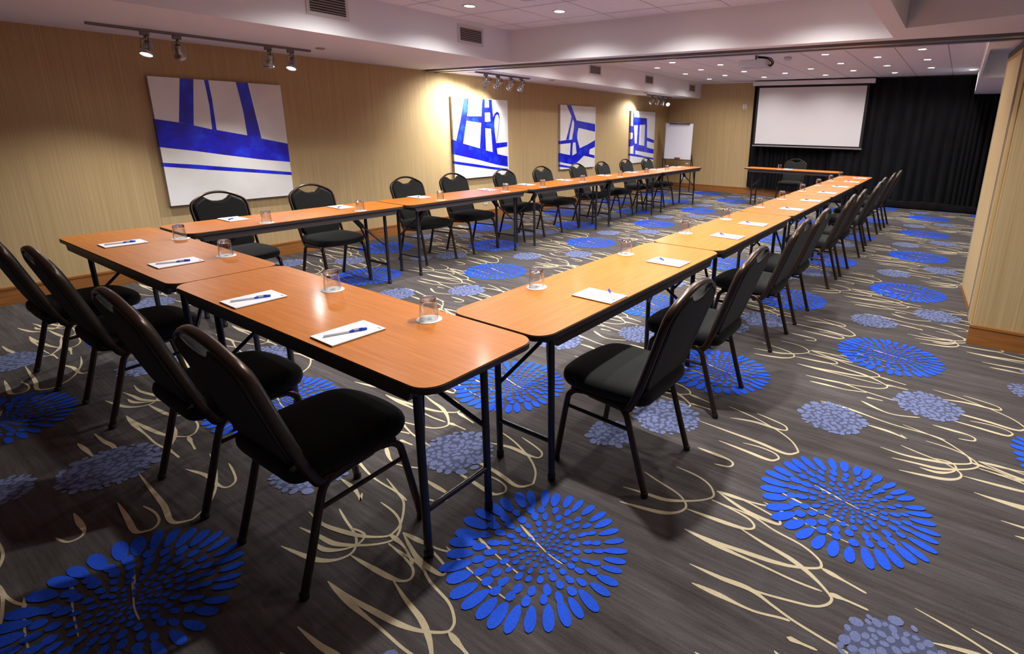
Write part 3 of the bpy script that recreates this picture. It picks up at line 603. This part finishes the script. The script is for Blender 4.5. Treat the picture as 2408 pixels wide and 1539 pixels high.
for lab, x, y0, y1, hs in (
    ('grey lighting track on the soffit above the largest painting', -5.69, 1.536, 3.288, [(1.900, (.22, -.30, -.93), 0, 1, 1.7, 116), (2.125, 2.5, 1.1, 0, 0, 0), (2.87, 2.9, .8, 0, 0, 0), (3.085, (.22, -.34, -.92), 0, 1, 1.9, 116)]),
    ('grey lighting track above the canvas with ladder shapes', -5.70, 5.62, 6.753, [(5.817, 5.55, 1.60, 1, 1.7, 104), (6.06, 5.85, 1.55, 1, 1.6, 104), (6.33, 6.2, 1.45, 1, 1.4, 100), (6.57, 6.5, 1.2, 0, 0, 0)]),
    ('grey lighting track on the soffit nearest the back wall', -5.855, 10.90, 12.12, [(11.143, 10.85, 1.6, 1, 1.1, 108), (11.398, 11.3, 1.3, 0, 0, 0), (11.66, 11.55, 1.2, 0, 0, 0), (11.91, (.62, -.60, -.50), 0, 1, .8, 90)])):
    track(y0, y1, x, lab)
    for k, (y, ty, tz, lit, e, sz) in enumerate(hs):
        hl = '%s nickel spotlight, %s along the %s' % ('lit' if lit else 'unlit', nth[k], {'a': 'track above the largest painting', 'b': 'track above the ladder-shape canvas', 'c': 'track nearest the back wall'}['abc'[[-5.69, -5.70, -5.855].index(x)]])
        head(x, y, (XW, ty, tz) if not isinstance(ty, tuple) else (x + ty[0], y + ty[1], ZS - .147 + ty[2]), lit, e * 22, ' '.join(hl.split()[:16]), sz or 60)

# soffit vents (grilles), detectors
def vent(x, y0, y1, z0, z1, label):
    t = thing('air_vent', label, 'vent', (x, (y0 + y1) / 2, (z0 + z1) / 2), 0, 'air grilles on the soffit faces')
    w, h = (y1 - y0) / 2, (z1 - z0) / 2
    b = MB(); f = .028
    b.box((.0008, -w - f, h), (.008, w + f, h + f)); b.box((.0008, -w - f, -h - f), (.008, w + f, -h)); b.box((.0008, -w - f, -h), (.008, -w, h)); b.box((.0008, w, -h), (.008, w + f, h)); b.build('frame', M['grille_frame'], t)
    b = MB(); b.box((.0006, -w, -h), (.0016, w, h)); b.build('duct_opening', M['void'], t)
    b = MB(); n = 7
    for k in range(n):
        z = -h + (k + .62) * 2 * h / n; b.obox((.006, 0, z), ((.0032, 0, -.0030), (0, w, 0), (.0006, 0, .0010)))
        b.box((.0045, -w, z - .0022), (.0065, w, z + .0042))
    m = int(w / .006)
    for k in range(m): y = -w + (k + .5) * 2 * w / m; b.box((.0022, y - .0007, -h), (.0034, y + .0007, h))
    b.build('louvres', M['grille'], t)
for x, y0, y1, z0, z1, l in ((XS1, 2.655, 2.972, 2.366, 2.505, 'square-meshed air grille on the near soffit, nearest the camera'), (XS1, 4.264, 4.576, 2.356, 2.482, 'air grille on the near soffit beside the header beam'),
                             (XS2, 8.005, 8.333, 2.380, 2.505, 'air grille on the far soffit, closest to the beam'), (XS2, 9.988, 10.295, 2.368, 2.499, 'middle air grille on the far soffit'), (XS2, 12.12, 12.427, 2.348, 2.475, 'air grille on the far soffit, by the back wall')):
    vent(x, y0, y1, z0, z1, l)
for x, y, l in ((-5.44, 3.253, 'flat round white detector beside the near track'), (-5.562, 7.15, 'flat round detector after the middle track'), (-5.681, 10.502, 'flat round detector before the far track')):
    b = MB(); b.lathe([(.040, -.0005), (.044, -.003), (.044, -.009), (.030, -.014)], n=24)
    tag(b.build('soffit_detector', M['seal'], loc=(x, y, ZS)), l, 'detector', 'round covers under the soffit')
b = MB(); b.lathe([(.05, -.0005), (.058, -.004), (.058, -.03), (.035, -.045), (.03, -.05)], n=24)
tag(b.build('smoke_detector', M['proj'], loc=(-2.35, 8.75, ZC)), 'small grey smoke detector on the ceiling right of the projector', 'detector')

# ------------------------------------------------------------------ projectors
def projector(x, y, z, rz, label, led=False):
    t = thing('ceiling_projector', label, 'projector', (x, y, z), rz, 'ceiling projectors')
    b = MB(); P = rrect(-.20, -.15, .20, .15, .03, 4)
    b.loft([[(p[0] * .96, p[1] * .96, -.048) for p in P], [(*p, -.040) for p in P], [(*p, .034) for p in P], [(p[0] * .97, p[1] * .97, .045) for p in P]], 0, False); b.build('body', M['proj'], t)
    b = MB(); b.lathe([(.045, .12), (.045, .165), (.038, .172), (.030, .160)], (.11, 0, 0), 20, axis=(0, 1, 0)); b.build('lens_barrel', M['black_metal'], t)
    b = MB(); b.box((-.12, -.02, .046), (.12, -.005, .056)); b.box((-.12, .02, .046), (.12, .035, .056)); b.tube([(0, .01, .05), (0, .01, ZC - z - .008)], .017, n=12); b.lathe([(.06, ZC - z - .0085), (.06, ZC - z - .001)], (0, .01, 0), 24); b.build('mount', M['track'], t)
    b = MB(); b.tube(catmull([(.03, .01, .085), (.12, -.01, .075), (.20, -.03, .05), (.245, -.04, .01), (.235, -.05, -.03), (.203, -.06, -.025)], 6), .010, n=8); b.tube(catmull([(.02, .01, .10), (.13, .01, .09), (.225, -.01, .06), (.26, -.02, .00), (.225, -.035, -.04), (.202, -.03, -.02)], 6), .007, n=8); b.build('cables', M['cable'], t)
    b = MB(); b.lathe([(.010, .151), (.010, .160), (.006, .162)], (-.075, 0, -.035) if led else (-.15, 0, -.01), 12, axis=(0, 1, 0)); b.build('status_light', M['led'] if led else M['black_metal'], t)
    return t
projector(-2.62, 8.10, 2.405, 0, 'white ceiling projector with looped black cables, facing the screen')
p2 = projector(-2.757, 3.306, 2.463, 0, 'ceiling projector with blue status light at the top edge of the photo', True)

# ------------------------------------------------------------------ projection screen
t = thing('projection_screen', 'large blank white roll-down projection screen on the curtain wall', 'projection screen', (-2.824, 12.528, .004))
b = MB(); b.box((-1.225, -.055, 2.437), (1.22, .05, 2.522)); b.build('case', M['case'], t)
b = MB(); b.box((-1.13, -.0025, 1.150), (1.135, .0025, 2.44)); b.build('border', M['screen_black'], t)
b = MB(); b.box((-1.082, -.0045, 1.19), (1.085, -.0028, 2.392)); b.build('fabric', M['screen'], t)
b = MB(); b.tube([(-1.135, 0, 1.142), (1.145, 0, 1.142)], .017, n=12); b.build('weight_bar', M['track'], t)

# ------------------------------------------------------------------ curtains
def curtain(name, x0, x1, y, z0, z1, seed, label, hem=False):
    r = random.Random(seed); t = thing(name, label, 'curtain', (x0, y, 0))
    n = int((x1 - x0) / .012); xs = [i * (x1 - x0) / n for i in range(n + 1)]
    ph = 0; prof = []
    for i, x in enumerate(xs):
        ph += .012 * 2 * PI / (.17 + .06 * math.sin(x * 2.3 + seed) + .04 * math.sin(x * 7.1)); a = .034 + .014 * math.sin(x * 3.7 + seed * 2)
        prof.append((a * math.sin(ph), ph))
    zs = [z0, z0 + .06, z0 + .4, (z0 + z1) / 2, z1 - .25, z1 - .03, z1]; am = [1.15, 1.1, 1.05, 1, .9, .7, .6]
    vs = []; fs = []
    for k, z in enumerate(zs):
        for i, x in enumerate(xs): vs.append((x + .012 * math.cos(prof[i][1]) * am[k], prof[i][0] * am[k], z))
    m = len(xs)
    for k in range(len(zs) - 1):
        for i in range(m - 1): fs.append((k * m + i, k * m + i + 1, (k + 1) * m + i + 1, (k + 1) * m + i))
    b = MB(); b.add(vs, fs, 0, True)
    off = len(vs); b.add([(v[0], v[1] + .004, v[2]) for v in vs], [tuple(reversed(f)) for f in fs], 0, True)
    b.build('pleated_drape', M['curtain'], t)
    if hem:
        P = []
        b = MB(); xs2 = [i * (x1 - x0) / 160 for i in range(161)]
        prof2 = [(-.055, .004), (-.068, .03), (-.066, .08), (-.058, .125), (-.048, .150), (.045, .150), (.05, .004)]
        rings = [[(x, yy + .012 * math.sin(x * 9 + seed) * (zz / .15), zz + (.010 * math.sin(x * 4.1) if zz > .1 else 0)) for yy, zz in prof2] for x in xs2]
        b.loft(rings, 0, True); b.build('hem_roll', M['curtain'], t)
    b = MB(); b.box((0, -.02, z1 + .0008), (x1 - x0, .02, z1 + .018)); b.build('curtain_rail', M['black_metal'], t)
    return t
curtain('stage_curtain', -4.095, -2.235, 12.752, .175, 2.535, 3, 'short black pleated curtain hanging behind the projection screen')
curtain('stage_curtain', -2.29, 2.2, 12.632, .03, 2.535, 5, 'long black pleated curtain at the right with thick hem on the carpet', True)

# ------------------------------------------------------------------ flip chart easel
t = thing('flip_chart_easel', 'flip chart easel with blank paper pad in the far left corner', 'easel', (-5.675, 12.17, 0))
def yb(z): return .10 - (1.62 - z) * .05 + .0
w = .365
b = MB()
for s in (-1, 1): b.tube([(s * w, yb(.80), .80), (s * w, yb(1.62), 1.62)], .009, n=10)
b.tube([(-w, yb(1.62), 1.625), (w, yb(1.62), 1.625)], .008, n=10); b.build('board_frame', M['chrome'], t)
b = MB(); P = [(-w + .012, .775), (w - .012, .775), (w - .012, 1.607), (-w + .012, 1.607)]
b.loft([[(x, yb(z) + .002, z) for x, z in P], [(x, yb(z) + .012, z) for x, z in P]], 0, False); b.build('paper_pad', M['paper'], t)
b = MB(); b.box((-.26, yb(1.6) - .030, 1.590), (.28, yb(1.6) - .013, 1.612)); b.build('clamp_bar', M['black_metal'], t)
b = MB(); b.box((-w - .01, yb(.77) - .05, .757), (w + .01, yb(.77) + .01, .765)); b.box((-.15, yb(.77) - .06, .755), (.14, yb(.77) - .052, .770)); b.build('tray', M['black_metal'], t)
for s in (-1, 1):
    b = MB(); b.tube([(s * (w + .012), yb(0), .005), (s * (w + .012), yb(.90), .90)], .012, n=10); b.build('leg', M['black_metal'], t)
    b = MB(); b.tube([(s * (w - .02), .455, .005), (s * (w + .005), yb(.88) + .015, .88)], .009, n=10); b.build('leg', M['black_metal'], t)
b = MB(); b.tube([(-w - .012, yb(.13), .13), (w + .012, yb(.13), .13)], .007, n=8); b.build('stretcher', M['black_metal'], t)
b = MB(); P = rrect(-.07, -.019, .07, .019, .009, 3); b.prism(P, 0, .035); tag(b.build('board_eraser', M['redbrown'], loc=(-5.665, 12.17 + yb(.77) - .022, .7775)), 'small red brown eraser on the tray of the flip chart', 'eraser')

# ------------------------------------------------------------------ wall plates
def plate(o, ax, label, cat, w=.035, h=.057, name='wall_outlet'):
    t = thing(name, label, cat, o); b = MB()
    if ax == 'x':
        b.box((.0006, -w, -h), (.007, w, h)); b.build('cover_plate', M['plate'], t)
        for s in (-1, 1): b = MB(); b.box((.0072, -.017, s * .024 - .013), (.0085, .017, s * .024 + .013)); b.build('socket', M['seal'], t)
    else:
        b.box((-w, -.007, -h), (w, -.0006, h)); b.build('cover_plate', M['plate'], t)
        for s in (-1, 1): b = MB(); b.box((-.017, -.0085, s * .024 - .013), (.017, -.0072, s * .024 + .013)); b.build('socket', M['seal'], t)
plate((XW, 6.326, .30), 'x', 'white wall outlet low on the wall between third and fifth chairs', 'outlet')
plate((XW, 9.709, .31), 'x', 'white wall outlet low on the painted wall toward the flip chart', 'outlet')
plate((-5.76, YB, .30), 'y', 'white wall outlet on the back wall under the flip chart', 'outlet', .06, .06)
plate((-4.313, YB, 2.015), 'y', 'small white thermostat plate on the back wall left of the screen', 'thermostat', .045, .052, 'thermostat')

# ------------------------------------------------------------------ render look
w = bpy.data.worlds.new('world'); SC.world = w; w.use_nodes = True
w.node_tree.nodes['Background'].inputs['Color'].default_value = (.02, .02, .022, 1)
SC.view_settings.view_transform = 'Standard'; SC.view_settings.look = 'None'; SC.view_settings.gamma = 1; SC.view_settings.use_curve_mapping = False
SC.view_settings.exposure = 1.35
cy = SC.cycles
cy.use_denoising = True; cy.max_bounces = 10; cy.diffuse_bounces = 5; cy.glossy_bounces = 4; cy.transmission_bounces = 8; cy.sample_clamp_indirect = 6; cy.caustics_refractive = False; cy.caustics_reflective = False
cy.use_light_tree = True
